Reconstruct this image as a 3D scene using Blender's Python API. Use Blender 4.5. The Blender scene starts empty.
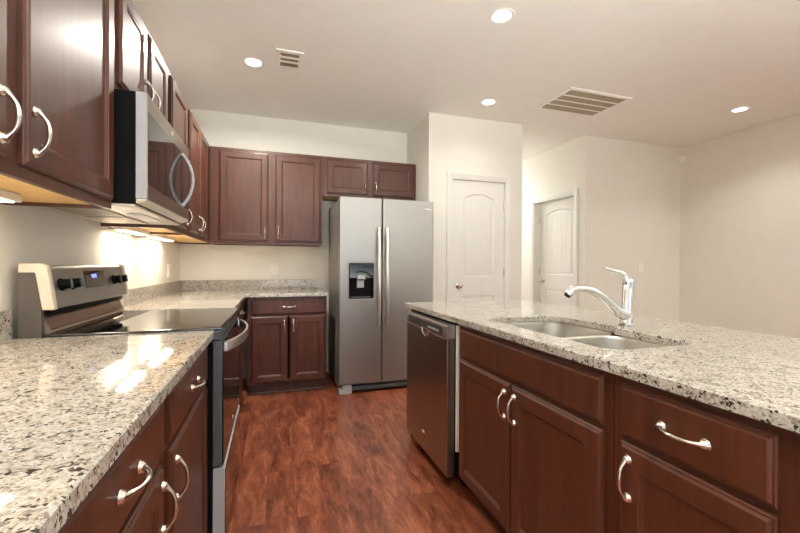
import bpy, bmesh, math, random
from mathutils import Vector, Matrix
S = bpy.context.scene
COL = S.collection
PI = math.pi

# ------------------------------------------------------------------ camera
def make_camera():
    cd = bpy.data.cameras.new('camera'); cam = bpy.data.objects.new('camera', cd)
    COL.objects.link(cam)
    yw, pt, rl = [math.radians(a) for a in (18.054, -0.213, 0.265)]
    fw = Vector((math.sin(yw)*math.cos(pt), math.cos(yw)*math.cos(pt), math.sin(pt)))
    rt = Vector((math.cos(yw), -math.sin(yw), 0)); up = rt.cross(fw)
    r2 = rt*math.cos(rl) + up*math.sin(rl); u2 = -rt*math.sin(rl) + up*math.cos(rl)
    m = Matrix((r2, u2, -fw)).transposed().to_4x4()
    m.translation = Vector((0.8673, -4.2991, 1.1734))
    cam.matrix_world = m
    cd.sensor_width = 36.0; cd.lens = 389.96/800*36.0
    cd.clip_start = 0.02; cd.clip_end = 100
    S.camera = cam
make_camera()

# ------------------------------------------------------------------ world, lights, exposure
W = bpy.data.worlds.new('world'); S.world = W; W.use_nodes = True
bg = W.node_tree.nodes['Background']; bg.inputs[0].default_value = (0.75, 0.85, 1, 1); bg.inputs[1].default_value = 1.0
S.view_settings.view_transform = 'Standard'; S.view_settings.look = 'None'
S.view_settings.exposure = 0.07
S.cycles.max_bounces = 16; S.cycles.diffuse_bounces = 12; S.cycles.glossy_bounces = 6; S.view_settings.gamma = 1.0; S.view_settings.use_curve_mapping = False

CAN_W = 1.0          # each recessed can
CAN_COL = (1.0, 0.96, 0.86)
UC_W = 3.4            # each under-cabinet bar
FILL_W = 80.0  # power of the added front fill lamp
def area(name, loc, rot, sx, sy, power, color, shape='RECTANGLE', spread=PI):
    l = bpy.data.lights.new(name, 'AREA'); l.shape = shape; l.size = sx; l.size_y = sy
    l.energy = power; l.color = color; l.spread = spread
    o = bpy.data.objects.new(name, l); COL.objects.link(o); o.location = loc; o.rotation_euler = rot
    return o
# added fill lamps in the added windows, tilted up to brighten the ceiling
area('fill_front', (1.7, -6.33, 1.35), (PI/2+math.radians(40), 0, 0), 3.0, 2.2, FILL_W, (1.0, 0.985, 0.93), spread=math.radians(84))  # added fill, aimed over the kitchen ceiling
area('ceiling_fill_front', (0.95, -6.30, 1.55), (PI/2+math.radians(62), 0, 0), 1.5, 1.6, 95.0, (1.0, 0.99, 0.96), spread=math.radians(70))  # added steep fill for a bright ceiling patch behind the camera
area('fill_right', (5.80, -4.8, 1.55), (PI/2+math.radians(68), 0, PI/2), 2.2, 1.5, 96.0, (1.0, 0.98, 0.88), spread=math.radians(88))  # added fill from the right side

# ------------------------------------------------------------------ materials
def s2l(c):
    return tuple(((v/255)/12.92 if v/255 <= 0.04045 else ((v/255+0.055)/1.055)**2.4) for v in c) + (1,)
class NT:
    def __init__(s, name):
        s.m = bpy.data.materials.new(name); s.m.use_nodes = True
        s.t = s.m.node_tree; s.b = s.t.nodes['Principled BSDF']
    def n(s, typ, **kw):
        x = s.t.nodes.new(typ)
        for k, v in kw.items():
            if k.startswith('i_'):
                key = k[2:]; key = int(key) if key.isdigit() else key.replace('_', ' ')
                x.inputs[key].default_value = v
            else: setattr(x, k, v)
        return x
    def l(s, a, ao, b, bi): s.t.links.new(a.outputs[ao], b.inputs[bi])
    def set(s, **kw):
        for k, v in kw.items(): s.b.inputs[k.replace('_', ' ')].default_value = v
    def ramp(s, stops, interp='LINEAR'):
        r = s.n('ShaderNodeValToRGB'); r.color_ramp.interpolation = interp
        e = r.color_ramp.elements
        while len(e) < len(stops): e.new(0.5)
        for x, (p, c) in zip(e, stops): x.position = p; x.color = c
        return r
    def coords(s, scale=(1, 1, 1), rot=(0, 0, 0), kind='Object'):
        tc = s.n('ShaderNodeTexCoord'); mp = s.n('ShaderNodeMapping')
        mp.inputs['Scale'].default_value = scale; mp.inputs['Rotation'].default_value = rot
        s.l(tc, kind, mp, 'Vector'); return mp
def plain(name, rgb, rough=0.5, metal=0.0, var=0.04, scale=8.0, bump=0.0, bscale=200.0, **kw):
    t = NT(name); mp = t.coords()
    nz = t.n('ShaderNodeTexNoise', i_Scale=scale, i_Detail=3.0); t.l(mp, 0, nz, 'Vector')
    c = s2l(rgb); lo = tuple(max(0, v*(1-var)) for v in c[:3])+(1,); hi = tuple(min(1, v*(1+var)) for v in c[:3])+(1,)
    r = t.ramp([(0.35, lo), (0.65, hi)]); t.l(nz, 0, r, 0); t.l(r, 0, t.b, 'Base Color')
    t.set(Roughness=rough, Metallic=metal, **kw)
    if bump:
        n2 = t.n('ShaderNodeTexNoise', i_Scale=bscale, i_Detail=2.0); t.l(mp, 0, n2, 'Vector')
        b = t.n('ShaderNodeBump', i_Strength=bump, i_Distance=0.002); t.l(n2, 0, b, 'Height'); t.l(b, 0, t.b, 'Normal')
    return t.m
def wood(name, dark, mid, light, rough=0.28, coat=0.35, scale=(14, 14, 1.3)):
    t = NT(name); mp = t.coords(scale)
    nz = t.n('ShaderNodeTexNoise', i_Scale=2.2, i_Detail=6.0, i_Roughness=0.6, i_Distortion=0.4); t.l(mp, 0, nz, 'Vector')
    r = t.ramp([(0.30, s2l(dark)), (0.5, s2l(mid)), (0.72, s2l(light))]); t.l(nz, 0, r, 0)
    t.l(r, 0, t.b, 'Base Color'); t.set(Roughness=rough); t.b.inputs['Coat Weight'].default_value = coat
    t.b.inputs['Coat Roughness'].default_value = 0.21
    return t.m
def granite(name):
    t = NT(name); mp = t.coords()
    ds = t.n('ShaderNodeTexNoise', i_Scale=70.0, i_Detail=2.0); t.l(mp, 0, ds, 'Vector')
    sub = t.n('ShaderNodeVectorMath', operation='MULTIPLY_ADD'); sub.inputs[1].default_value = (0.012,)*3
    t.l(ds, 1, sub, 0); t.l(mp, 0, sub, 2)
    v = t.n('ShaderNodeTexVoronoi', i_Scale=200.0, feature='F1'); t.l(sub, 0, v, 'Vector')
    sx = t.n('ShaderNodeSeparateColor'); t.l(v, 'Color', sx, 0)
    clus = t.n('ShaderNodeTexNoise', i_Scale=26.0, i_Detail=2.0); t.l(mp, 0, clus, 'Vector')
    mad = t.n('ShaderNodeMath', operation='MULTIPLY_ADD'); mad.inputs[1].default_value = 0.62; t.l(sx, 0, mad, 0)
    m2 = t.n('ShaderNodeMath', operation='MULTIPLY'); m2.inputs[1].default_value = 0.76; t.l(clus, 0, m2, 0); t.l(m2, 0, mad, 2)
    r = t.ramp([(0.0, s2l((40, 37, 37))), (0.30, s2l((96, 86, 80))), (0.37, s2l((140, 125, 110))), (0.45, s2l((180, 165, 146))),
                (0.54, s2l((206, 195, 177))), (0.70, s2l((222, 214, 200))), (0.84, s2l((232, 228, 220)))], 'CONSTANT')
    t.l(mad, 0, r, 0)
    v2 = t.n('ShaderNodeTexVoronoi', i_Scale=260.0); t.l(sub, 0, v2, 'Vector')
    s2 = t.n('ShaderNodeSeparateColor'); t.l(v2, 'Color', s2, 0)
    r2 = t.ramp([(0.0, s2l((96, 86, 80))), (0.13, s2l((200, 188, 170))), (0.55, s2l((226, 219, 206)))], 'CONSTANT'); t.l(s2, 1, r2, 0)
    mx = t.n('ShaderNodeMix', data_type='RGBA'); mx.inputs[0].default_value = 0.33
    t.l(r, 0, mx, 6); t.l(r2, 0, mx, 7)
    v3 = t.n('ShaderNodeTexVoronoi', i_Scale=185.0); t.l(sub, 0, v3, 'Vector')
    s3 = t.n('ShaderNodeSeparateColor'); t.l(v3, 'Color', s3, 0)
    c3 = t.n('ShaderNodeTexNoise', i_Scale=38.0, i_Detail=2.0); t.l(mp, 0, c3, 'Vector')
    a3 = t.n('ShaderNodeMath', operation='MULTIPLY_ADD'); a3.inputs[1].default_value = 1.0; t.l(c3, 0, a3, 0); t.l(s3, 2, a3, 2)
    r3 = t.ramp([(0.0, (1, 1, 1, 1)), (0.5, (0, 0, 0, 1))], 'CONSTANT')
    h3 = t.n('ShaderNodeMath', operation='MULTIPLY'); h3.inputs[1].default_value = 0.87; t.l(a3, 0, h3, 0)
    t.l(h3, 0, r3, 0)
    mx3 = t.n('ShaderNodeMix', data_type='RGBA'); mx3.inputs[7].default_value = s2l((72, 63, 58)); t.l(r3, 0, mx3, 0); t.l(mx, 2, mx3, 6); mx = mx3
    hs = t.n('ShaderNodeHueSaturation'); hs.inputs['Saturation'].default_value = 0.84; hs.inputs['Value'].default_value = 0.70
    t.l(mx, 2, hs, 'Color'); t.l(hs, 0, t.b, 'Base Color')
    t.set(Roughness=0.045); t.b.inputs['Specular IOR Level'].default_value = 0.5
    return t.m
def floor_mat():
    t = NT('cherry_plank'); mp = t.coords((1, 1, 1), (0, 0, PI/2))
    br = t.n('ShaderNodeTexBrick', offset=0.37, i_Scale=1.0, i_Mortar_Size=0.0007, i_Brick_Width=1.22, i_Row_Height=0.14, i_Bias=0.0)
    br.inputs['Color1'].default_value = (0, 0, 0, 1); br.inputs['Color2'].default_value = (1, 1, 1, 1); br.inputs['Mortar'].default_value = (0.5, 0.5, 0.5, 1)
    t.l(mp, 0, br, 'Vector')
    tc = t.coords((10.0, 2.4, 1.0))
    off = t.n('ShaderNodeVectorMath', operation='MULTIPLY_ADD'); off.inputs[1].default_value = (9, 5, 3)
    t.l(br, 0, off, 0); t.l(tc, 0, off, 2)
    nz = t.n('ShaderNodeTexNoise', i_Scale=1.7, i_Detail=8.0, i_Roughness=0.66, i_Distortion=0.7); t.l(off, 0, nz, 'Vector')
    fine = t.n('ShaderNodeTexNoise', i_Scale=9.0, i_Detail=4.0, i_Roughness=0.7); t.l(off, 0, fine, 'Vector')
    mad = t.n('ShaderNodeMath', operation='MULTIPLY_ADD'); mad.inputs[1].default_value = 0.30; t.l(fine, 0, mad, 0)
    m2 = t.n('ShaderNodeMath', operation='MULTIPLY_ADD'); m2.inputs[1].default_value = 0.80; t.l(nz, 0, m2, 0)
    m3 = t.n('ShaderNodeMath', operation='MULTIPLY_ADD'); m3.inputs[1].default_value = 0.10; m3.inputs[2].default_value = -0.10; t.l(br, 0, m3, 0)
    t.l(m3, 0, m2, 2); t.l(m2, 0, mad, 2)
    r = t.ramp([(0.30, s2l((74, 36, 24))), (0.43, s2l((112, 57, 38))), (0.54, s2l((140, 77, 52))), (0.68, s2l((174, 108, 78)))]); t.l(mad, 0, r, 0)
    seam = t.n('ShaderNodeMix', data_type='RGBA'); seam.inputs[7].default_value = s2l((70, 33, 21))
    t.l(br, 1, seam, 0); t.l(r, 0, seam, 6); t.l(seam, 2, t.b, 'Base Color')
    t.set(Roughness=0.30); t.b.inputs['Specular IOR Level'].default_value = 0.45
    bp = t.n('ShaderNodeBump', i_Strength=0.12, i_Distance=0.002); t.l(fine, 0, bp, 'Height'); t.l(bp, 0, t.b, 'Normal')
    return t.m
def steel(name, rgb, rough=0.3, aniso=0.5, axis='z'):
    t = NT(name); mp = t.coords((2, 2, 300))
    nz = t.n('ShaderNodeTexNoise', i_Scale=1.0, i_Detail=2.0); t.l(mp, 0, nz, 'Vector')
    r = t.ramp([(0.3, tuple(v*0.97 for v in s2l(rgb)[:3])+(1,)), (0.7, s2l(rgb))]); t.l(nz, 0, r, 0); t.l(r, 0, t.b, 'Base Color')
    mr = t.n('ShaderNodeMapRange'); mr.inputs[3].default_value = rough*0.88; mr.inputs[4].default_value = rough*1.12
    t.l(nz, 0, mr, 0); t.l(mr, 0, t.b, 'Roughness')
    t.set(Metallic=1.0); t.b.inputs['Anisotropic'].default_value = aniso
    return t.m
def emis(name, rgb, strength):
    t = NT(name); t.set(Base_Color=s2l(rgb), Roughness=0.4)
    t.b.inputs['Emission Color'].default_value = s2l(rgb); t.b.inputs['Emission Strength'].default_value = strength
    return t.m
M = dict(
    wall=plain('wall_paint', (232, 230, 222), 0.75, bump=0.05, var=0.01),
    ceil=plain('ceiling_paint', (240, 241, 236), 0.9, bump=0.25, bscale=90, var=0.01),
    trim=plain('white_trim_paint', (230, 230, 225), 0.35, var=0.01),
    cab=wood('cherry_cabinet', (67, 32, 18), (81, 40, 23), (94, 48, 28), 0.45, 0.36),
    maple=wood('maple_underside', (222, 178, 112), (232, 190, 124), (238, 200, 138), 0.5, 0.0),
    granite=granite('speckled_granite'),
    floor=floor_mat(),
    steel=steel('stainless_steel', (172, 171, 168), 0.42, 0.0),
    darksteel=steel('warm_stainless', (172, 162, 152), 0.30, 0.0),
    sinksteel=steel('sink_steel', (218, 215, 209), 0.38, 0.0, 'h'),
    chrome=plain('chrome', (230, 230, 230), 0.06, 1.0, var=0.01),
    brightsteel=steel('bright_steel', (232, 230, 226), 0.30, 0.0),
    nickel=plain('satin_nickel', (222, 214, 204), 0.22, 1.0, var=0.02),
    blackglass=plain('black_glass', (10, 10, 11), 0.03, var=0.1, Specular_IOR_Level=0.9),
    black=plain('black_plastic', (11, 11, 12), 0.6, var=0.1, Specular_IOR_Level=0.12),
    greymetal=plain('grey_painted_metal', (78, 81, 85), 0.4, var=0.03),
    sidegrey=plain('fridge_side_grey', (120, 116, 110), 0.45, bump=0.1, bscale=400),
    lightgrey=plain('light_grey_enamel', (176, 176, 178), 0.4, var=0.02),
    cream=plain('bright_end_cap', (218, 208, 192), 0.3, var=0.02),
    plate=plain('white_plastic', (244, 242, 237), 0.35, var=0.01),
    slot=plain('dark_slot', (28, 26, 25), 0.6),
    shadowgrey=plain('vent_shade_grey', (172, 160, 138), 0.7, var=0.03),  # shade inside the vents, painted on backing and louvers
    filt=plain('filter_mesh', (170, 158, 142), 0.45, 0.7, bump=0.6, bscale=500),
    lens=emis('lamp_lens', (255, 246, 232), 6.0),
    ucl=emis('bar_lens', (255, 236, 205), 9.0),
    clock=emis('clock_digits', (120, 140, 255), 2.0),
    badge=plain('badge_silver', (210, 208, 205), 0.2, 1.0),
    charcoal=plain('charcoal_plastic', (62, 59, 58), 0.35),
    backgrey=plain('dull_backguard_grey', (92, 86, 82), 0.45, var=0.03),
    rubber=plain('rubber', (30, 28, 27), 0.7),
)
M['glass'] = plain('window_glass', (225, 235, 240), 0.02, var=0.0); M['glass'].node_tree.nodes['Principled BSDF'].inputs['Transmission Weight'].default_value = 1.0

# ------------------------------------------------------------------ mesh helpers
def V(*a): return Vector(a)
X, Y, Z = V(1, 0, 0), V(0, 1, 0), V(0, 0, 1)
def box(bm, x0, y0, z0, x1, y1, z1, bev=0.0):
    x0, x1 = min(x0, x1), max(x0, x1); y0, y1 = min(y0, y1), max(y0, y1); z0, z1 = min(z0, z1), max(z0, z1)
    vs = [bm.verts.new(p) for p in ((x0,y0,z0),(x1,y0,z0),(x1,y1,z0),(x0,y1,z0),(x0,y0,z1),(x1,y0,z1),(x1,y1,z1),(x0,y1,z1))]
    fs = [bm.faces.new([vs[i] for i in f]) for f in ((3,2,1,0),(4,5,6,7),(0,1,5,4),(1,2,6,5),(2,3,7,6),(3,0,4,7))]
    if bev:
        es = list({e for f in fs for e in f.edges})
        bmesh.ops.bevel(bm, geom=es, offset=bev, segments=2, profile=0.6, affect='EDGES')
def loops(bm, rings, cap0=True, cap1=True, closed=True):
    """rings: list of equal-length lists of points; bridged in order"""
    R = [[bm.verts.new(p) for p in r] for r in rings]; n = len(R[0])
    for a, b in zip(R, R[1:]):
        for i in range(n if closed else n-1):
            j = (i+1) % n
            bm.faces.new((a[i], a[j], b[j], b[i]))
    if cap0: bm.faces.new(R[0][::-1])
    if cap1: bm.faces.new(R[-1])
    return R
def rect_rings(bm, O, u, v, n, w, h, prof, cap0=True, cap1=True):
    """rectangle w*h in plane (u,v) at O, profile = [(inset, height)]"""
    loops(bm, [[O + u*a + v*b + n*d for a, b in ((i, i), (w-i, i), (w-i, h-i), (i, h-i))] for i, d in prof], cap0, cap1)
def tube(bm, pts, rad, seg=12, flat=None, cap=True):
    pts = [Vector(p) for p in pts]; n = len(pts)
    if not isinstance(rad, (list, tuple)): rad = [rad]*n
    T = [(pts[min(i+1, n-1)] - pts[max(i-1, 0)]).normalized() for i in range(n)]
    ref = Z if abs(T[0].z) < 0.9 else X
    if flat: ref = Vector(flat)
    rings = []
    for p, t, r in zip(pts, T, rad):
        a = t.cross(ref)
        a = a.normalized() if a.length > 1e-6 else t.orthogonal().normalized()
        b = a.cross(t).normalized(); ref = b if not flat else ref
        ra, rb = r if isinstance(r, tuple) else (r, r)
        rings.append([p + a*(ra*math.cos(2*PI*k/seg)) + b*(rb*math.sin(2*PI*k/seg)) for k in range(seg)])
    loops(bm, rings, cap, cap)
def lathe(bm, O, ax, prof, seg=24):
    ax = Vector(ax).normalized(); a = ax.orthogonal().normalized(); b = ax.cross(a)
    loops(bm, [[Vector(O) + ax*h + (a*math.cos(2*PI*k/seg) + b*math.sin(2*PI*k/seg))*max(r, 1e-4) for k in range(seg)] for r, h in prof])
def spline(pts, n=6):
    P = [Vector(p) for p in pts]; P = [P[0]*2-P[1]] + P + [P[-1]*2-P[-2]]; out = []
    for i in range(1, len(P)-2):
        for k in range(n):
            t = k/n; a, b, c, d = P[i-1:i+3]
            out.append(0.5*((2*b) + (c-a)*t + (2*a-5*b+4*c-d)*t*t + (3*b-a-3*c+d)*t**3))
    out.append(P[-2]); return out
def fillet(poly, rads, n=6):
    out = []; m = len(poly)
    for i in range(m):
        p = Vector(poly[i]).to_2d(); a = (Vector(poly[i-1]).to_2d()-p).normalized(); b = (Vector(poly[(i+1) % m]).to_2d()-p).normalized()
        r = rads[i] if isinstance(rads, (list, tuple)) else rads
        if r <= 0: out.append(p); continue
        ang = a.angle(b); d = r/math.tan(ang/2); c = p + (a+b).normalized()*(r/math.sin(ang/2))
        s = p + a*d - c; e = p + b*d - c
        for k in range(n+1):
            t = k/n; th = s.angle(e)
            q = (s*math.sin((1-t)*th) + e*math.sin(t*th))/math.sin(th) if th > 1e-5 else s
            out.append(c+q)
    return out
def offset(poly, d):
    """inset (d>0 shrinks a counter-clockwise polygon)"""
    out = []; m = len(poly)
    for i in range(m):
        p0, p, p1 = [Vector(poly[(i+k) % m]).to_2d() for k in (-1, 0, 1)]
        e0 = (p-p0).normalized(); e1 = (p1-p).normalized()
        n0 = Vector((-e0.y, e0.x)); n1 = Vector((-e1.y, e1.x)); nn = n0+n1
        out.append(p + nn*(d/max(0.3, nn.dot(n0))))
    return out
def fill(bm, loops_v, normal):
    es = []
    for vs in loops_v:
        for i in range(len(vs)):
            a, b = vs[i], vs[(i+1) % len(vs)]
            es.append(bm.edges.get((a, b)) or bm.edges.new((a, b)))
    bmesh.ops.triangle_fill(bm, use_beauty=True, use_dissolve=False, edges=es, normal=normal)
def slab(bm, outer, hole, z0, z1, ease=0.004):
    """countertop: counter-clockwise outer outline, optional ccw hole"""
    def ring(pl, z): return [bm.verts.new((p[0], p[1], z)) for p in pl]
    def wall(a, b, flip):
        for i in range(len(a)):
            j = (i+1) % len(a); q = (a[i], a[j], b[j], b[i]); bm.faces.new(q[::-1] if flip else q)
    o0 = ring(outer, z0); o1 = ring(outer, z1-ease); o2 = ring(offset(outer, ease), z1)
    wall(o0, o1, False); wall(o1, o2, False); tops = [o2]; bots = [o0]
    if hole:
        h0 = ring(hole, z0); h1 = ring(hole, z1-ease); h2 = ring(offset(hole, -ease), z1)
        wall(h0, h1, True); wall(h1, h2, True); tops.append(h2); bots.append(h0)
    fill(bm, tops, Z); fill(bm, bots, -Z)

def root_of(o):
    while o.parent: o = o.parent
    return o
def obj(name, bm, mat, parent=None, loc=None, smooth=True, label=None, mats=None):
    """one mesh object; vertices were given in world space"""
    org = root_of(parent).location.copy() if parent else Vector(loc if loc is not None else (0, 0, 0))
    bmesh.ops.remove_doubles(bm, verts=bm.verts, dist=1e-6)
    bmesh.ops.recalc_face_normals(bm, faces=bm.faces)
    bmesh.ops.translate(bm, verts=bm.verts, vec=-org)
    me = bpy.data.meshes.new(name); bm.to_mesh(me); bm.free()
    for m in (mats or [mat]): me.materials.append(m)
    if smooth:
        me.polygons.foreach_set('use_smooth', [True]*len(me.polygons))
        me.set_sharp_from_angle(angle=math.radians(38))
    o = bpy.data.objects.new(name, me); COL.objects.link(o)
    if smooth:
        wn = o.modifiers.new('weighted_normal', 'WEIGHTED_NORMAL'); wn.keep_sharp = True; wn.weight = 60
    if parent: o.parent = parent
    else: o.location = org
    if label: o['label'] = label
    return o
def part(name, mat, parent, fn, label=None, smooth=True):
    bm = bmesh.new(); fn(bm); return obj(name, bm, mat, parent, None, smooth, label)
def thing(name, loc, label, cat, group=None, kind=None):
    o = bpy.data.objects.new(name, None); COL.objects.link(o); o.location = loc
    o.empty_display_size = 0.1
    if kind: o['kind'] = kind
    o['label'] = label; o['category'] = cat
    if group: o['group'] = group
    return o
def struct(name, mat, fn, label, cat, loc=(0, 0, 0)):
    bm = bmesh.new(); fn(bm); o = obj(name, bm, mat, None, loc, False)
    o['kind'] = 'structure'; o['label'] = label; o['category'] = cat; return o

# ------------------------------------------------------------------ the setting
ZC = 2.706
XP0, XP1, YP = 2.350, 3.445, -0.67          # pantry box
XH, YL, XR = 4.350, -0.617, 5.880           # hall wall, living wall, right wall
YB, YF = 2.6, -6.4                          # hall end, wall behind the photographer
D1 = (2.612, 3.232, 2.062)                  # pantry door opening x0, x1, top
D2 = (-0.445, 0.325, 2.045)                 # hall door opening y0, y1, top
struct('floor', M['floor'], lambda b: box(b, -0.1, YF-0.1, -0.08, XR+0.1, YB+0.1, 0), 'glossy cherry red wood plank floor', 'floor')
struct('ceiling', M['ceil'], lambda b: box(b, -0.1, YF-0.1, ZC, XR+0.1, YB+0.1, ZC+0.1), 'beige painted ceiling with recessed lights', 'ceiling')
struct('wall_left', M['wall'], lambda b: box(b, -0.1, YF, 0, 0, 0, ZC), 'cream wall behind the range and microwave', 'wall')
struct('wall_back', M['wall'], lambda b: box(b, -0.1, 0, 0, XP0, 0.1, ZC), 'cream wall behind the refrigerator', 'wall')
struct('wall_pantry_side', M['wall'], lambda b: box(b, XP0, YP+0.1, 0, XP0+0.1, 0.1, ZC), 'narrow cream wall beside the refrigerator', 'wall')
def w_pantry(b):
    box(b, XP0, YP, 0, D1[0], YP+0.1, ZC); box(b, D1[1], YP, 0, XP1, YP+0.1, ZC); box(b, D1[0], YP, D1[2], D1[1], YP+0.1, ZC)
struct('wall_pantry_front', M['wall'], w_pantry, 'cream wall around the narrow pantry door', 'wall')
struct('wall_hall_left', M['wall'], lambda b: box(b, XP1-0.1, YP+0.1, 0, XP1, YB, ZC), 'cream hall wall round the corner from the pantry door', 'wall')
struct('wall_hall_end', M['wall'], lambda b: box(b, XP1-0.1, YB, 0, XH+0.2, YB+0.1, ZC), 'cream wall closing the far end of the hall', 'wall')
def w_hall(b):
    box(b, XH, YL+0.1, 0, XH+0.14, D2[0], ZC); box(b, XH, D2[1], 0, XH+0.14, YB, ZC); box(b, XH, D2[0], D2[2], XH+0.14, D2[1], ZC)
struct('wall_hall_right', M['wall'], w_hall, 'cream hall wall around the recessed white door', 'wall')
struct('wall_living', M['wall'], lambda b: box(b, XH, YL, 0, XR, YL+0.1, ZC), 'beige wall with the light switch', 'wall')
WR = (-5.9, -3.7, 0.75, 2.35)
def w_right(b):
    box(b, XR, YF, 0, XR+0.1, WR[0], ZC); box(b, XR, WR[1], 0, XR+0.1, YL+0.1, ZC)
    box(b, XR, WR[0], 0, XR+0.1, WR[1], WR[2]); box(b, XR, WR[0], WR[3], XR+0.1, WR[1], ZC)
struct('wall_right', M['wall'], w_right, 'beige wall at the far right', 'wall')
WF = (0.1, 3.3, 0.2, 2.5)
def w_front(b):
    box(b, -0.1, YF-0.1, 0, WF[0], YF, ZC); box(b, WF[1], YF-0.1, 0, XR+0.1, YF, ZC)
    box(b, WF[0], YF-0.1, 0, WF[1], YF, WF[2]); box(b, WF[0], YF-0.1, WF[3], WF[1], YF, ZC)
struct('wall_front', M['wall'], w_front, 'cream wall behind the photographer', 'wall')
def window(name, along, pos, a0, a1, z0, z1, label):
    c = (a0+a1)/2
    t = thing(name, (c, pos, z0) if along == 'x' else (pos, c, z0), label, 'window', kind='structure')
    def B(b, p, q, z, zz, d0, d1):
        if along == 'x': box(b, p, pos+d0, z, q, pos+d1, zz, 0.003)
        else: box(b, pos+d0, p, z, pos+d1, q, zz, 0.003)
    def fr(b):
        f = 0.05
        B(b, a0, a1, z0, z0+f, -0.03, 0.03); B(b, a0, a1, z1-f, z1, -0.03, 0.03)
        B(b, a0, a0+f, z0+f, z1-f, -0.03, 0.03); B(b, a1-f, a1, z0+f, z1-f, -0.03, 0.03); B(b, c-0.03, c+0.03, z0+f, z1-f, -0.03, 0.03)
    part('window_frame', M['trim'], t, fr)
    part('pane', M['glass'], t, lambda b: B(b, a0+0.05, a1-0.05, z0+0.05, z1-0.05, -0.004, 0.004))
window('added_window_1', 'x', YF-0.05, WF[0], WF[1], WF[2], WF[3], 'added wide window behind the photographer, out of view')  # unseen window added to light the room
window('added_window_2', 'y', XR+0.05, WR[0], WR[1], WR[2], WR[3], 'added window in the right wall, out of the picture')  # second unseen window, added for light from the right
def base(name, segs, label):
    def f(b):
        for s in segs: box(b, s[0], s[1], 0.001, s[2], s[3], 0.085); box(b, s[0]+(0.005 if s[4] == 'l' else 0), s[1]+(0.005 if s[4] == 'f' else 0), 0.085, s[2]-(0.005 if s[4] == 'r' else 0), s[3]-(0.005 if s[4] == 'b' else 0), 0.10)
    struct(name, M['trim'], f, label, 'baseboard')
base('baseboard_back', [(1.352, -0.014, 2.348, -0.001, 'f')], 'white baseboard between base cabinet and refrigerator')
base('baseboard_pantry', [(XP0, YP-0.014, D1[0]-0.068, YP-0.001, 'f'), (D1[1]+0.068, YP-0.014, XP1, YP-0.001, 'f')], 'white baseboard beside the pantry door')
base('baseboard_hall', [(XH-0.014, D2[1]+0.075, XH-0.001, YB-0.01, 'l'), (XP1+0.001, YP, XP1+0.014, YB-0.01, 'r')], 'white baseboard along the hall')
base('baseboard_living', [(XH, YL-0.014, XR-0.016, YL-0.001, 'f')], 'white baseboard below the light switch')
base('baseboard_right', [(XR-0.014, YF+0.02, XR-0.001, YL-0.001, 'l')], 'white baseboard along the right wall')
base('baseboard_left', [(0.001, YF+0.02, 0.014, -4.0, 'r')], 'white baseboard behind the photographer on the left')

# interior doors: two-panel, arched top panel
def arch_outline(u0, u1, v0, v1, rise, n=14):
    pts = [(u0, v0), (u1, v0)]
    for k in range(n+1):
        t = k/n; a = u1 + (u0-u1)*t
        pts.append((a, v1 + rise*math.sin(PI*t)**0.8 if rise else v1))
        if not rise and k == 0: pts.append((u0, v1)); break
    return pts
def panel_door(parent, O, u, n, w, h, th, swap_knob, hinge_side, arch_rise=0.055, st=0.118):
    """slab with its lower-left corner at O, width along u, front normal n"""
    P = lambda a, b, d: O + u*a + Z*b + n*d
    holes = [arch_outline(st, w-st, 1.045, 1.870-0.01, arch_rise), arch_outline(st, w-st, 0.22, 0.850, 0)]
    def f(b):
        outer = [(0, 0), (w, 0), (w, h), (0, h)]
        R = loops(b, [[P(a, c, -th) for a, c in outer], [P(a, c, 0) for a, c in outer]], True, False)
        tops = [R[1]]
        for hl in holes:
            hl = [Vector(q) for q in hl]
            r0 = [b.verts.new(P(q.x, q.y, 0)) for q in hl]; prev = r0
            for ins, d in ((0.006, -0.006), (0.014, -0.009), (0.030, -0.009), (0.042, -0.003), (0.046, -0.003)):
                r = [b.verts.new(P(q.x, q.y, d)) for q in offset(hl, ins)]
                for i in range(len(r)): j = (i+1) % len(r); b.faces.new((prev[i], prev[j], r[j], r[i]))
                prev = r
            b.faces.new(prev); tops.append(r0)
        fill(b, tops, n)
    slab_o = part('door_panel', M['trim'], parent, f)
    def g(b):     # beaded plank lines of the upper panel
        k = 5; a0 = st+0.05; a1 = w-st-0.05
        for i in range(1, k):
            a = a0 + (a1-a0)*i/k
            hh = 1.86 + arch_rise*math.sin(PI*(a-st)/(w-2*st))**0.8 - 0.055
            pts = [P(a-0.003, 1.10, -0.0028), P(a+0.003, 1.10, -0.0028), P(a+0.0015, 1.10, -0.0016), P(a-0.0015, 1.10, -0.0016)]
            loops(b, [pts, [p + Z*(hh-1.10) for p in pts]])
    part('panel_bead', M['trim'], slab_o, g)
    kp = P(0.07 if swap_knob else w-0.07, 0.955, 0)
    part('knob', M['nickel'], parent, lambda b: lathe(b, kp, n, [(0.0, 0.0), (0.031, 0.0), (0.031, 0.004), (0.026, 0.008), (0.011, 0.012), (0.010, 0.03), (0.018, 0.038), (0.026, 0.048), (0.027, 0.055), (0.022, 0.064), (0.0, 0.067)]), 'round satin nickel knob')
    for hz in (0.28, 1.09, 1.80):
        hp = P(w if hinge_side else 0, hz, 0)
        part('hinge', M['nickel'], parent, lambda b: tube(b, [hp + n*0.006 - Z*0.045, hp + n*0.006 + Z*0.045], 0.007, 12))
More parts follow.
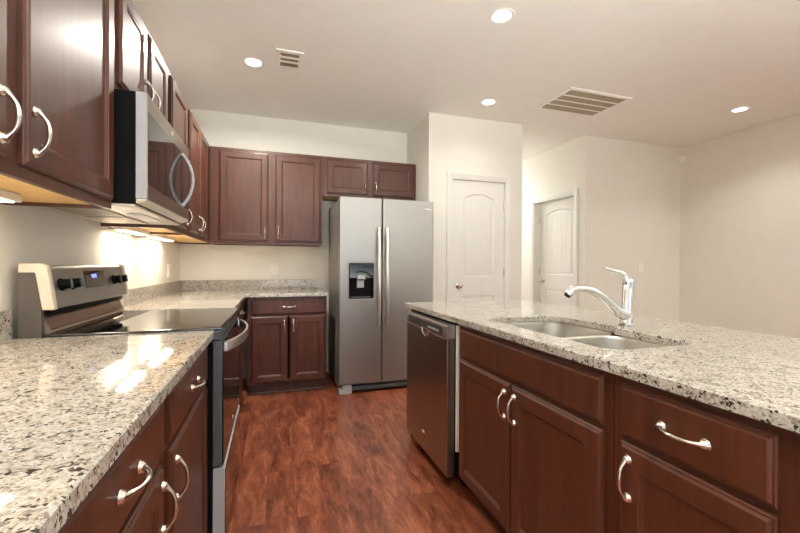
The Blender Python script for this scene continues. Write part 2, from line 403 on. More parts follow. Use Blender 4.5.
def casing(parent, P, a0, a1, top, depth, cw=0.066):
    """trim around an opening; P(a, z, d) maps to world, d towards the room"""
    def prof(b, A, C):  # one board between outer and inner line, profiled
        loops(b, [[P(*A[0], 0.001), P(*A[0], 0.016), P(*[A[0][i]+(C[0][i]-A[0][i])*0.3 for i in (0, 1)], 0.018), P(*[A[0][i]+(C[0][i]-A[0][i])*0.75 for i in (0, 1)], 0.012), P(*C[0], 0.009), P(*C[0], 0.001)],
                  [P(*A[1], 0.001), P(*A[1], 0.016), P(*[A[1][i]+(C[1][i]-A[1][i])*0.3 for i in (0, 1)], 0.018), P(*[A[1][i]+(C[1][i]-A[1][i])*0.75 for i in (0, 1)], 0.012), P(*C[1], 0.009), P(*C[1], 0.001)]])
    def f(b):
        o0, o1, ot = a0-cw, a1+cw, top+cw
        prof(b, [(o0, 0.002), (o0, ot)], [(a0, 0.002), (a0, top)])
        prof(b, [(o0, ot), (o1, ot)], [(a0, top), (a1, top)])
        prof(b, [(o1, ot), (o1, 0.002)], [(a1, top), (a1, 0.002)])
    part('casing', M['trim'], parent, f, None, False)
    def j(b):
        for q in ([(a0, 0.002), (a0, top), (a0+0.004, top-0.004), (a0+0.004, 0.002)], [(a0, top), (a1, top), (a1-0.004, top-0.004), (a0+0.004, top-0.004)], [(a1, top), (a1, 0.002), (a1-0.004, 0.002), (a1-0.004, top-0.004)]):
            loops(b, [[P(*c, 0.0) for c in q], [P(*c, -depth) for c in q]])
    part('jamb', M['trim'], parent, j, None, False)
d1 = thing('door_1', ((D1[0]+D1[1])/2, YP, 0), 'narrow white arched two-panel pantry door beside the refrigerator', 'door', kind='structure')
casing(d1, lambda a, z, d: V(a, YP-d, z), D1[0], D1[1], D1[2], 0.1)
panel_door(d1, V(D1[0]+0.006, YP+0.012, 0.008), X, -Y, D1[1]-D1[0]-0.012, D1[2]-0.016, 0.035, True, True)
d2 = thing('door_2', (XH, (D2[0]+D2[1])/2, 0), 'white arched two-panel door recessed in the hall wall', 'door', kind='structure')
casing(d2, lambda a, z, d: V(XH-d, a, z), D2[0], D2[1], D2[2], 0.14)
panel_door(d2, V(XH+0.10, D2[1]-0.006, 0.008), -Y, -X, D2[1]-D2[0]-0.012, D2[2]-0.016, 0.035, True, False)

# ------------------------------------------------------------------ cabinets
def pull(parent, c, along, n, half=0.050):
    """arched bow pull with flared feet"""
    def f(b):
        pts, rad = [], []
        N = 18
        for k in range(N+1):
            s = -1 + 2*k/N
            pts.append(c + along*(half*s) + n*(0.006 + 0.023*(max(0, 1-abs(s)**2.6))))
            a = abs(s); rad.append(0.0042 + 0.0016*max(0, 1-a*2.2) + 0.0036*max(0, (a-0.72)/0.28)**1.5)
        tube(b, pts, rad, 14)
        for s in (-1, 1):
            p = c + along*(half*s)
            lathe(b, p, n, [(0.0, -0.0005), (0.0122, -0.0005), (0.0130, 0.002), (0.0112, 0.004), (0.0100, 0.008), (0.006, 0.012), (0.0, 0.0135)], 16)
    return part('handle', M['nickel'], parent, f)
EDGE = [(0, 0), (0, 0.010), (0.003, 0.0125), (0.007, 0.013), (0.010, 0.0175), (0.013, 0.019)]
def cab_door(parent, O, u, n, w, h, name='door', st=0.058, handle=None):
    """handle = (u position, v position, 'v'/'h')"""
    prof = EDGE + [(st, 0.019), (st+0.002, 0.0165), (st+0.006, 0.0160), (st+0.013, 0.0105), (st+0.016, 0.0105)]
    d = part(name, M['cab'], parent, lambda b: rect_rings(b, O, u, Z, n, w, h, prof), None, False)
    if handle: pull(d, O + u*handle[0] + Z*handle[1] + n*0.019, Z if handle[2] == 'v' else u, n)
    return d
def cab_drawer(parent, O, u, n, w, h, handle=True, name='drawer'):
    d = part(name, M['cab'], parent, lambda b: rect_rings(b, O, u, Z, n, w, h, EDGE + [(0.016, 0.019)]), None, False)
    if handle: pull(d, O + u*(w/2) + Z*(h/2) + n*0.019, u, n)
    return d
UB, UT = 1.372, 2.271                       # upper cabinets bottom, top
def wall_cab(loc, O, u, n, w, z0, z1, dep, doors, label, group='upper wall cabinets', hb=0.037, fill_ends=(0, 0)):
    """O: front lower-left corner of face frame seen from the room; doors: list of (u0, u1, handle side or None)"""
    t = thing('wall_cabinet', loc, label, 'cabinet', group)
    P = lambda a, d, z: O + u*a + n*d + Z*(z-z0)
    def B(b, a0, a1, d0, d1, za, zb, bev=0.0):
        p, q = P(a0, d0, za), P(a1, d1, zb); box(b, p.x, p.y, p.z, q.x, q.y, q.z, bev)
    def carcass(b):
        B(b, 0, 0.016, -dep, -0.019, z0, z1); B(b, w-0.016, w, -dep, -0.019, z0, z1)
        B(b, 0.016, w-0.016, -dep, -0.019, z1-0.016, z1); B(b, 0.016, w-0.016, -dep, -dep+0.016, z0, z1-0.016)
    part('carcass', M['cab'], t, carcass)
    def frame(b):
        B(b, 0, w, -0.019, 0, z0, z0+0.042, 0.0012); B(b, 0, w, -0.019, 0, z1-0.05, z1, 0.0012)
        st = [0] + [(a[1]+c[0])/2-0.038 for a, c in zip(doors, doors[1:])] + [w-0.04]
        for k, a in enumerate(st): B(b, a, a+(0.076 if 0 < k < len(st)-1 else 0.04), -0.019, 0, z0+0.042, z1-0.05)
        if fill_ends[0]: B(b, 0.04, fill_ends[0], -0.019, 0, z0+0.042, z1-0.05)
        if fill_ends[1]: B(b, w-fill_ends[1], w-0.04, -0.019, 0, z0+0.042, z1-0.05)
    part('face_frame', M['cab'], t, frame)
    part('bottom_panel', M['maple'], t, lambda b: B(b, 0.016, w-0.016, -dep+0.016, -0.019, z0+0.012, z0+0.022), 'pale maple underside')
    for a0, a1, hs in doors:
        h = None
        dw, dh = a1-a0, z1-z0-0.058
        if hs: h = (0.030 if hs == 'l' else dw-0.030, 0.085, 'v')
        cab_door(t, P(a0, 0, z0+0.030), u, n, dw, dh, handle=h)
    return t
FX = 0.305
# left run: u runs +y (door seen from the room has its left at small y)
def left_upper(y0, y1, z0, doors, label, **kw):
    return wall_cab((0.15, (y0+y1)/2, z0), V(FX, y0, z0), Y, X, y1-y0, z0, UT, FX-0.002, [(a-y0, b-y0, h) for a, b, h in doors], label, **kw)
left_upper(-3.790, -2.614, UB, [(-3.766, -3.229, 'r'), (-3.168, -2.636, 'l')], 'nearest tall cherry wall cabinet, left of the microwave')
left_upper(-2.611, -1.853, 1.822, [(-2.576, -2.252, 'r'), (-2.205, -1.888, 'l')], 'short cherry wall cabinet right above the microwave')
left_upper(-1.850, -1.318, UB, [(-1.790, -1.372, 'r')], 'single-door cherry wall cabinet just past the microwave')
left_upper(-1.315, -0.004, UB, [(-1.270, -0.925, 'r'), (-0.880, -0.535, 'l')], 'two-door cherry wall cabinet on the left wall nearest the corner', fill_ends=(0, 0.51))
def back_upper(x0, x1, z0, doors, label, **kw):
    return wall_cab(((x0+x1)/2, -0.15, z0), V(x0, -FX, z0), X, -Y, x1-x0, z0, UT, FX-0.002, [(a-x0, b-x0, h) for a, b, h in doors], label, **kw)
back_upper(0.3065, 1.343, UB-0.005, [(0.388, 0.823, 'r'), (0.886, 1.322, 'l')], 'tall two-door cherry wall cabinet on the back wall', fill_ends=(0.078, 0))
back_upper(1.346, 2.345, 1.868, [(1.384, 1.806, 'r'), (1.862, 2.320, 'l')], 'short two-door cherry wall cabinet above the refrigerator')

def base_cab(loc, O, u, n, w, dep, cols, label, group, name='base_cabinet', shoe=True, toe=0.075, shoe_u=(0, 0)):
    """O: floor point at front-left of the face frame; cols: (u0, u1, drawer handle?, has drawer, handle side)"""
    t = thing(name, loc, label, 'cabinet', group)
    P = lambda a, d, z: O + u*a + n*d + Z*z
    def B(b, a0, a1, d0, d1, za, zb, bev=0.0):
        p, q = P(a0, d0, za), P(a1, d1, zb); box(b, p.x, p.y, p.z, q.x, q.y, q.z, bev)
    zt = 0.882
    def carcass(b):
        B(b, 0, 0.016, -dep, -0.019, 0.10, zt); B(b, w-0.016, w, -dep, -0.019, 0.10, zt)
        B(b, 0.016, w-0.016, -dep, -dep+0.016, 0.10, zt); B(b, 0.016, w-0.016, -dep+0.016, -0.019, 0.10, 0.116)
    part('carcass', M['cab'], t, carcass)
    def frame(b):
        B(b, 0, w, -0.019, 0, 0.10, 0.14, 0.001); B(b, 0, w, -0.019, 0, zt-0.04, zt, 0.001)
        B(b, 0.04, w-0.04, -0.019, -0.0005, 0.695, 0.74)
        B(b, 0, 0.04, -0.019, 0, 0.14, zt-0.04); B(b, w-0.04, w, -0.019, 0, 0.14, zt-0.04)
    part('face_frame', M['cab'], t, frame)
    part('toe_kick', M['cab'], t, lambda b: B(b, 0, w, -dep, -toe, 0.001, 0.10))
    if shoe:
        def sh(b):
            pr = [(0, 0.002), (0.016, 0.002), (0.015, 0.009), (0.010, 0.016), (0.0, 0.019)]
            loops(b, [[P(a, -toe+d, z) for d, z in pr] for a in (shoe_u[0], w-shoe_u[1])])
        part('shoe_molding', M['cab'], t, sh)
    for c in cols:
        if c[0] == 'drawer':
            _, a0, a1, hd = c; cab_drawer(t, P(a0, 0, 0.722), u, n, a1-a0, 0.138, hd, 'drawer' if hd else 'false_drawer_front')
        else:
            _, a0, a1, hs = c; dw = a1-a0
            cab_door(t, P(a0, 0, 0.113), u, n, dw, 0.593, handle=(0.030 if hs == 'l' else dw-0.030, 0.593-0.088, 'v'))
    return t
BX = 0.61
def left_base(y0, y1, items, label, **kw):
    its = [(i[0], i[1]-y0, i[2]-y0, i[3]) for i in items]
    return base_cab((0.3, (y0+y1)/2, 0), V(BX, y0, 0), Y, X, y1-y0, BX-0.002, its, label, 'lower cabinets on the left wall', **kw)
left_base(-3.920, -3.232, [('drawer', -3.742, -3.263, True), ('door', -3.742, -3.263, 'r')], 'nearest dark cherry lower cabinet with a drawer, under the left granite counter')
left_base(-3.229, -2.618, [('drawer', -3.192, -2.630, True), ('door', -3.192, -2.630, 'l')], 'dark cherry lower cabinet against the near side of the range')
left_base(-1.852, -0.640, [('drawer', -1.826, -1.300, True), ('door', -1.826, -1.300, 'l'), ('drawer', -1.255, -0.735, True), ('door', -1.255, -0.735, 'r')], 'lower cabinet between the range and the corner, seen behind the oven handle', shoe_u=(0, 0.02))
base_cab((1.0, -0.3, 0), V(0.655, -BX, 0), X, -Y, 0.692, BX-0.002,
         [('drawer', 0.031, 0.678, True), ('door', 0.031, 0.342, 'r'), ('door', 0.362, 0.678, 'l')],
         'dark cherry lower cabinet with two doors and one drawer, left of the refrigerator', 'lower cabinets on the back wall')

# left / back countertops with their backsplashes
ZT, ZB = 0.914, 0.884
def worktop(name, outer, hole, label, splashes, loc):
    t = thing(name, loc, label, 'countertop')
    part('worktop_slab', M['granite'], t, lambda b: slab(b, outer, hole, ZB, ZT))
    for s in splashes: part('backsplash', M['granite'], t, lambda b: box(b, s[0], s[1], ZT+0.0005, s[2], s[3], 1.014, 0.002))
    return t
worktop('granite_countertop', [(0.002, -3.95), (0.648, -3.95), (0.648, -2.619), (0.002, -2.619)], None,
        'speckled granite counter in the left foreground', [(0.002, -3.95, 0.021, -2.621)], (0.3, -3.3, ZB))
worktop('granite_countertop', [(0.002, -1.854), (0.648, -1.854), (0.648, -0.648), (1.350, -0.648), (1.350, -0.002), (0.002, -0.002)], None,
        'L-shaped granite counter in the far corner beyond the range', [(0.002, -1.852, 0.021, -0.002), (0.022, -0.021, 1.328, -0.002)], (0.6, -0.5, ZB))

# ------------------------------------------------------------------ range
RY0, RY1 = -2.613, -1.860
rg = thing('electric_range', (0.33, (RY0+RY1)/2, 0), 'freestanding stainless electric range with black glass cooktop and bowed door handle', 'range')
part('body', M['black'], rg, lambda b: box(b, 0.03, RY0, 0.03, 0.640, RY1, 0.905, 0.002), 'black range body')
def cook(b):
    rect_rings(b, V(0.105, RY0-0.003, 0.905), X, Y, Z, 0.575, RY1-RY0+0.006, [(0, 0), (0, 0.012), (0.003, 0.017), (0.012, 0.0185)])
part('cooktop', M['blackglass'], rg, cook, 'black glass cooktop')
def front_trim(b): box(b, 0.641, RY0+0.001, 0.874, 0.672, RY1-0.001, 0.904, 0.004)
part('front_trim', M['greymetal'], rg, front_trim)
def riser(b):
    pr = [(0.028, 0.906), (0.115, 0.9245), (0.112, 0.935), (0.118, 0.941), (0.106, 0.955), (0.099, 0.975), (0.092, 0.988), (0.028, 0.988)]
    loops(b, [[V(x, y, z) for x, z in pr] for y in (RY0+0.018, RY1-0.018)])
part('backguard_riser', M['darksteel'], rg, riser)
part('vent_slot', M['black'], rg, lambda b: box(b, 0.095, RY0+0.024, 0.9885, 0.112, RY1-0.024, 1.0095), 'black slot below the control panel')
def bgback(b): box(b, 0.028, RY0+0.006, 0.906, 0.094, RY1-0.006, 1.145, 0.002)
part('backguard_back', M['backgrey'], rg, bgback, 'dull grey back of the control panel')
def bgpanel(b):
    pr = [(0.030, 1.146), (0.090, 1.010), (0.128, 1.010), (0.131, 1.016), (0.108, 1.150), (0.101, 1.163), (0.090, 1.168), (0.034, 1.168)]
    loops(b, [[V(x, y, z) for x, z in pr] for y in (RY0+0.022, RY1-0.022)])
bgp = part('control_panel', M['steel'], rg, bgpanel)
for ya, yb in ((RY0, RY0+0.022), (RY1-0.022, RY1)):
    def cap(b):
        inn = fillet([(0.030, 1.140), (0.078, 1.140), (0.098, 1.008), (0.136, 1.008), (0.112, 1.174), (0.030, 1.174)], [0, 0.006, 0, 0.004, 0.022, 0.002], 5)
        loops(b, [[V(p.x, ya, p.y) for p in offset(inn, 0.003)], [V(p.x, ya+0.004, p.y) for p in inn], [V(p.x, yb-0.001, p.y) for p in inn]])
    part('end_cap', M['cream'], rg, cap, 'pale bright end cap')
PN = V(math.cos(0.1720), 0, math.sin(0.1720)); PU = V(-math.sin(0.1720), 0, math.cos(0.1720))   # slanted face axes
PO = V(0.131, 0, 1.016)
def onpanel(y, s): return V(PO.x, y, PO.z) + PU*s
part('clock_display', M['blackglass'], bgp, lambda b: rect_rings(b, onpanel(-2.330, 0.055), Y, PU, PN, 0.20, 0.072, [(0, -0.001), (0, 0.0015), (0.002, 0.002)]), 'dark clock display')
def digits(b):
    for k, dx in enumerate((0, 0.011, 0.026, 0.037)):
        rect_rings(b, onpanel(-2.262+dx, 0.097), Y, PU, PN, 0.008, 0.016, [(0, 0.002), (0, 0.0026)])
part('clock_digits', M['clock'], bgp, digits, 'blue lit clock digits')
for ky in (-2.525, -2.445, -2.025, -1.945):
    kp = onpanel(ky, 0.080)
    kn = part('control_knob', M['black'], rg, lambda b: lathe(b, kp, PN, [(0, 0), (0.024, 0), (0.024, 0.003), (0.020, 0.006), (0.018, 0.026), (0.015, 0.030), (0, 0.031)], 20), 'black control knob')
    part('knob_grip', M['greymetal'], kn, lambda b: rect_rings(b, kp + PN*0.028 - Y*0.005 - PU*0.018, Y, PU, PN, 0.010, 0.036, [(0, 0), (0, 0.006), (0.002, 0.008)]))
def odoor(b): box(b, 0.643, RY0+0.003, 0.372, 0.678, RY1-0.003, 0.870, 0.003)
od = part('oven_door', M['greymetal'], rg, odoor)
part('door_glass', M['blackglass'], od, lambda b: rect_rings(b, V(0.678, RY0+0.004, 0.374), Y, Z, X, RY1-RY0-0.008, 0.495, [(0, 0.0), (0, 0.003), (0.003, 0.005)]), 'black oven door glass')
def ohandle(b):
    pts = []; y0, y1 = RY0+0.050, RY1-0.030
    for k in range(25):
        t = k/24; pts.append(V(0.687 + 0.058*(1-abs(2*t-1)**2.2), y0+(y1-y0)*t, 0.838))
    rings = []
    for i, p in enumerate(pts):
        tg = (pts[min(i+1, 24)]-pts[max(i-1, 0)]).normalized(); nn = V(tg.y, -tg.x, 0)
        c = fillet([(-0.006, -0.021), (0.006, -0.021), (0.006, 0.021), (-0.006, 0.021)], 0.004, 3)
        rings.append([p + nn*q.x + Z*q.y for q in c])
    loops(b, rings)
    for y in (y0, y1): box(b, 0.6815, y-0.016, 0.822, 0.693, y+0.016, 0.855, 0.002)
part('door_handle', M['brightsteel'], od, ohandle, 'broad bowed stainless handle')
def drw(b): box(b, 0.643, RY0+0.003, 0.085, 0.688, RY1-0.003, 0.362, 0.006)
part('storage_drawer', M['lightgrey'], rg, drw, 'lower storage drawer')
part('drawer_face', M['blackglass'], rg, lambda b: rect_rings(b, V(0.688, RY0+0.010, 0.092), Y, Z, X, RY1-RY0-0.020, 0.262, [(0, 0), (0, 0.002), (0.002, 0.003)]))
part('door_badge', M['plate'], od, lambda b: lathe(b, V(0.682, -2.24, 0.43), X, [(0, 0), (0.010, 0), (0.010, 0.002), (0.007, 0.003), (0, 0.003)], 16), 'small silver maker badge')
for y in (RY0+0.05, RY1-0.05):
    for x in (0.08, 0.60): part('leveling_foot', M['rubber'], rg, lambda b: lathe(b, V(x, y, 0.001), Z, [(0, 0), (0.016, 0), (0.016, 0.006), (0.007, 0.01), (0.007, 0.031), (0, 0.031)], 12))

# ------------------------------------------------------------------ microwave
MY0, MY1, MZ0, MZ1 = -2.612, -1.853, 1.398, 1.816
mw = thing('microwave_oven', (0.2, (MY0+MY1)/2, MZ0), 'over-the-range stainless microwave with dark glass door and bowed handle', 'microwave')
part('housing', M['black'], mw, lambda b: box(b, 0.003, MY0, MZ0, 0.380, MY1, MZ1, 0.002), 'black microwave housing')
def mdoor(b):
    rect_rings(b, V(0.382, MY0, 1.418), Y, Z, X, MY1-MY0, MZ1-1.418, [(0, 0), (0, 0.033), (0.003, 0.036)])
md = part('door', M['darksteel'], mw, mdoor)
part('door_edge', M['lightgrey'], md, lambda b: box(b, 0.381, MY0-0.0016, 1.4185, 0.415, MY0-0.0002, MZ1-0.0005), 'light grey painted door edge')
part('door_window', M['blackglass'], md, lambda b: rect_rings(b, V(0.418, MY0+0.006, 1.472), Y, Z, X, MY1-MY0-0.012, 1.748-1.472, [(0, -0.001), (0, 0.0008), (0.0015, 0.0016)]), 'dark reflecting door glass')
def mh(b):
    pts = []; N = 24
    for k in range(N+1):
        s = -1 + 2*k/N; pts.append(V(0.424 + 0.046*(1-abs(s)**2.0), -2.030, 1.608 + 0.132*s))
    tube(b, pts, [(0.008, 0.0065) for _ in pts], 12, flat=(0, 1, 0))
    for s in (-1, 1): lathe(b, V(0.4195, -2.030, 1.608+0.130*s), X, [(0, 0), (0.010, 0), (0.009, 0.008), (0, 0.010)], 14)
part('door_handle', M['lightgrey'], md, mh, 'bowed silver handle')
part('door_badge', M['plate'], md, lambda b: lathe(b, V(0.4182, -2.235, 1.782), X, [(0, 0), (0.011, 0), (0.011, 0.002), (0.007, 0.003), (0, 0.003)], 16), 'small silver maker badge')
def under(b): box(b, 0.01, MY0+0.006, MZ0-0.010, 0.376, MY1-0.006, MZ0-0.0005, 0.003)
un = part('underside_panel', M['cream'], mw, under, 'pale metal underside')
for a, c in ((MY0+0.06, MY0+0.36), (MY1-0.36, MY1-0.06)):
    part('grease_filter', M['filt'], un, lambda b: box(b, 0.06, a, MZ0-0.014, 0.24, c, MZ0-0.0105, 0.001), 'metal mesh grease filter')
part('lamp_cover', M['plate'], un, lambda b: box(b, 0.275, -2.36, MZ0-0.013, 0.335, -2.10, MZ0-0.0105, 0.001))
def lip(b): loops(b, [[V(x, y, z) for x, z in ((0.381, 1.400), (0.412, 1.410), (0.416, 1.4165), (0.381, 1.4165))] for y in (MY0+0.002, MY1-0.002)])
part('bottom_lip', M['cream'], mw, lip)

# ------------------------------------------------------------------ refrigerator
fr = thing('refrigerator', (1.89, -0.44, 0), 'tall stainless side-by-side refrigerator with an ice dispenser', 'refrigerator')
FY = -0.807
part('cabinet_body', M['sidegrey'], fr, lambda b: box(b, 1.438, -0.742, 0.045, 2.344, -0.075, 1.770, 0.004), 'grey sides')
def fdoor(x0, x1, hole):
    def f(b):
        ol = fillet([(x0, FY), (x1, FY), (x1, -0.748), (x0, -0.748)], [0.012, 0.012, 0, 0], 4)
        if not hole: loops(b, [[V(p.x, p.y, z) for p in ol] for z in (0.090, 1.786)]); return
        # left door: front face with the dispenser opening cut into it
        hx0, hz0, hx1, hz1 = hole
        xs = [x0+0.012, x1-0.012]
        loops(b, [[V(x0+0.012, FY, z), V(x0+0.0035, FY+0.0035, z), V(x0, FY+0.012, z), V(x0, -0.748, z), V(x1, -0.748, z), V(x1, FY+0.012, z), V(x1-0.0035, FY+0.0035, z), V(x1-0.012, FY, z)] for z in (0.090, 1.786)], True, True, False)
        o = [b.verts.new(p) for p in (V(xs[0], FY, 0.090), V(xs[1], FY, 0.090), V(xs[1], FY, 1.786), V(xs[0], FY, 1.786))]
        hl = fillet([(hx0, hz0), (hx1, hz0), (hx1, hz1), (hx0, hz1)], 0.014, 4)
        r0 = [b.verts.new(V(p.x, FY, p.y)) for p in hl]; r1 = [b.verts.new(V(p.x, FY+0.05, p.y)) for p in hl]
        for i in range(len(r0)): j = (i+1) % len(r0); b.faces.new((r0[i], r0[j], r1[j], r1[i]))
        b.faces.new(r1); fill(b, [o, r0], -Y)
    return f
DX0, DX1, DZ0, DZ1 = 1.518, 1.754, 0.862, 1.190
ld = part('freezer_door', M['steel'], fr, fdoor(1.434, 1.828, (DX0, DZ0, DX1, DZ1)))
rd = part('fridge_door', M['steel'], fr, fdoor(1.835, 2.347, None))
def fh(xc):
    def f(b):
        pts = []; z0, z1 = 0.618, 1.520
        for k in range(25):
            t = k/24; s = 2*t-1; pts.append(V(xc, FY-0.030-0.026*(1-s*s), z0+(z1-z0)*t))
        tube(b, pts, [(0.0165, 0.011)]*25, 14, flat=(0, 1, 0))
        for z in (z0+0.05, z1-0.05): box(b, xc-0.012, FY-0.040, z-0.022, xc+0.012, FY-0.0005, z+0.022, 0.004)
    return f
part('handle', M['brightsteel'], ld, fh(1.793)); part('handle', M['brightsteel'], rd, fh(1.871))
dp = part('dispenser', M['black'], ld, lambda b: rect_rings(b, V(DX0+0.001, FY+0.049, DZ0+0.001), X, Z, -Y, DX1-DX0-0.002, DZ1-DZ0-0.002, [(0.0, 0), (0.0, 0.0495), (0.006, 0.050), (0.010, 0.046), (0.014, 0.010), (0.016, 0.008)]), 'black ice and water dispenser')
part('touch_panel', M['blackglass'], dp, lambda b: rect_rings(b, V(DX0+0.008, FY+0.040, 1.052), X, Z, -Y, DX1-DX0-0.016, 0.130, [(0, 0), (0, 0.042), (0.003, 0.044)]), 'glossy dark touch panel')
part('ice_chute', M['lightgrey'], dp, lambda b: rect_rings(b, V(1.598, FY+0.020, 1.040), X, Z, -Y, 0.076, 0.046, [(0, 0), (0, 0.020), (0.006, 0.026)]), 'grey ice chute')
part('paddle', M['lightgrey'], dp, lambda b: rect_rings(b, V(1.600, FY+0.036, 0.962), X, Z, -Y, 0.066, 0.070, [(0, 0), (0, 0.006), (0.004, 0.010)]), 'silver dispenser paddle')
part('drip_tray', M['greymetal'], dp, lambda b: box(b, DX0+0.02, FY+0.002, DZ0+0.012, DX1-0.02, FY+0.038, DZ0+0.020, 0.002))
def drim(b):
    hl = fillet([(DX0, DZ0), (DX1, DZ0), (DX1, DZ1), (DX0, DZ1)], 0.014, 4)
    R = [[V(p.x, FY-d, p.y) for p in offset(hl, i)] for i, d in ((0.003, 0.0), (0.002, 0.003), (-0.004, 0.004), (-0.007, 0.0))]
    loops(b, R, False, False)
part('dispenser_rim', M['steel'], ld, drim)
part('base_grille', M['greymetal'], fr, lambda b: box(b, 1.55, -0.790, 0.024, 2.34, -0.745, 0.062, 0.004), 'grey base grille')
def fo(b):
    box(b, 1.436, -0.806, 0.002, 1.552, -0.745, 0.050, 0.004); box(b, 1.468, -0.800, 0.050, 1.552, -0.745, 0.082, 0.004)
part('hinge_foot', M['lightgrey'], fr, fo, 'light grey foot cover')
part('hinge_foot', M['lightgrey'], fr, lambda b: box(b, 2.25, -0.800, 0.002, 2.343, -0.745, 0.0235, 0.004))
for x in (1.455, 2.26): part('hinge_cover', M['greymetal'], fr, lambda b: box(b, x, -0.735, 1.7705, x+0.07, -0.60, 1.788, 0.004))
part('badge', M['badge'], rd, lambda b: box(b, 2.245, FY-0.0015, 1.705, 2.315, FY, 1.716, 0.0005), 'small silver maker badge')

# ------------------------------------------------------------------ island
IX = 1.770                                  # face frame plane, faces -x
IX1 = 2.400
def island_base(y0, y1, items, label):      # u runs -y so that the door reads left to right from the room
    its = [(i[0], y1-i[1], y1-i[2], i[3]) for i in items]
    return base_cab((2.08, (y0+y1)/2, 0), V(IX, y1, 0), -Y, -X, y1-y0, IX1-0.022-IX, its, label, 'lower cabinets of the island', shoe=False)
island_base(-3.455, -2.512, [('drawer', -2.536, -3.428, False), ('door', -2.536, -2.975, 'r'), ('door', -2.983, -3.428, 'l')], 'dark cherry island sink cabinet with two doors and a false drawer front')
island_base(-3.864, -3.458, [('drawer', -3.487, -3.830, True), ('door', -3.487, -3.830, 'l')], 'dark cherry island cabinet at the lower right with one drawer')
isl = thing('island_surround', (2.39, -2.8, 0), 'dark cherry back and end panels around the island', 'island panel')
part('end_panel', M['cab'], isl, lambda b: box(b, IX, -1.800, 0.001, IX1-0.022, -1.780, 0.882, 0.002))
part('end_panel', M['cab'], isl, lambda b: box(b, IX-0.002, -3.925, 0.001, IX1-0.022, -3.867, 0.882, 0.003))
part('back_panel', M['cab'], isl, lambda b: box(b, IX1-0.020, -3.925, 0.001, IX1, -1.780, 0.882, 0.002))
hole = fillet([(1.858, -3.365), (2.238, -3.365), (2.238, -3.012), (2.280, -2.985), (2.280, -2.603), (1.858, -2.603)], [0.07, 0.07, 0.015, 0.02, 0.09, 0.07], 7)
worktop('granite_island_top', [(1.7385, -3.96), (2.6845, -3.96), (2.6845, -1.7285), (1.7385, -1.7285)], hole,
        'long speckled granite island top with the sink cut into it', [], (2.2, -2.8, ZB))
def rrect(x0, y0, x1, y1, r, n=6): return fillet([(x0, y0), (x1, y0), (x1, y1), (x0, y1)], r, n)
sk = thing('kitchen_sink', (2.07, -2.98, 0.68), 'double-bowl undermount stainless sink in the island top', 'sink')
for (x0, y0, x1, y1) in ((1.850, -2.988, 2.288, -2.595), (1.850, -3.373, 2.246, -3.008)):
    def bowl(b):
        R = []
        for ins, z, r in ((-0.009, 0.8805, 0.085), (0.0, 0.8805, 0.08), (0.004, 0.872, 0.078), (0.008, 0.80, 0.076), (0.012, 0.70, 0.074), (0.020, 0.686, 0.066), (0.045, 0.680, 0.05), (0.15, 0.677, 0.02)):
            R.append([V(p.x, p.y, z) for p in rrect(x0+ins, y0+ins, x1-ins, y1-ins, r)])
        R2 = [[V(p.x, p.y, z) for p in rrect(x0+i, y0+i, x1-i, y1-i, r)] for i, z, r in ((0.15, 0.674, 0.02), (0.043, 0.677, 0.05), (0.009, 0.70, 0.074), (0.0, 0.868, 0.08), (-0.009, 0.8785, 0.085))]
        loops(b, R + R2 + [R[0]], False, False)
        vs = [b.verts.new(p) for p in R[-1]]; b.faces.new(vs); vs = [b.verts.new(p) for p in R2[0]]; b.faces.new(vs[::-1])
    bw = part('bowl', M['sinksteel'], sk, bowl)
    part('drain', M['chrome'], bw, lambda b: lathe(b, V((x0+x1)/2, (y0+y1)/2, 0.6772), Z, [(0, 0), (0.045, 0), (0.043, 0.004), (0.034, 0.003), (0.03, 0.001), (0, 0.001)], 24))
fc = thing('kitchen_faucet', (2.347, -2.976, ZT), 'chrome pull-out faucet with raised lever behind the sink', 'faucet')
FB = V(2.347, -2.976, ZT)
part('body', M['chrome'], fc, lambda b: lathe(b, FB, V(0.06, 0, 1), [(0, 0.0005), (0.031, 0.0005), (0.031, 0.005), (0.026, 0.010), (0.024, 0.05), (0.0225, 0.11), (0.0235, 0.150), (0.0235, 0.185), (0.021, 0.198), (0.013, 0.208), (0, 0.212)], 24))
def spout(b):
    pts = spline([(2.345, -2.976, 0.955), (2.300, -2.976, 0.975), (2.262, -2.976, 1.005), (2.215, -2.976, 1.040), (2.160, -2.976, 1.067), (2.110, -2.976, 1.079), (2.075, -2.976, 1.078)], 5)
    n = len(pts); tube(b, pts, [0.026-0.0115*min(1, i/(n*0.75)) for i in range(n)], 16)
part('spout', M['chrome'], fc, spout)
sp = part('spray_head', M['chrome'], fc, lambda b: tube(b, spline([(2.085, -2.976, 1.0790), (2.060, -2.976, 1.075), (2.043, -2.976, 1.064), (2.030, -2.976, 1.050)], 4), [0.0155, 0.017, 0.0175, 0.018, 0.018, 0.019, 0.019, 0.019, 0.0195, 0.0195, 0.019, 0.018, 0.016][:13], 16))
part('nozzle', M['black'], sp, lambda b: lathe(b, V(2.030, -2.976, 1.050), V(-0.68, 0, -0.73), [(0, -0.004), (0.013, -0.004), (0.013, 0.002), (0, 0.002)], 16))
def lever(b):
    pts = spline([(2.352, -2.976, 1.105), (2.338, -2.976, 1.128), (2.312, -2.976, 1.145), (2.275, -2.976, 1.153), (2.240, -2.976, 1.162), (2.222, -2.976, 1.168)], 5)
    n = len(pts); tube(b, pts, [(0.020-0.014*min(1, i/(n*0.55)), 0.016-0.0115*min(1, i/(n*0.5))) for i in range(n)], 14, flat=(0, 1, 0))
part('lever', M['chrome'], fc, lever)

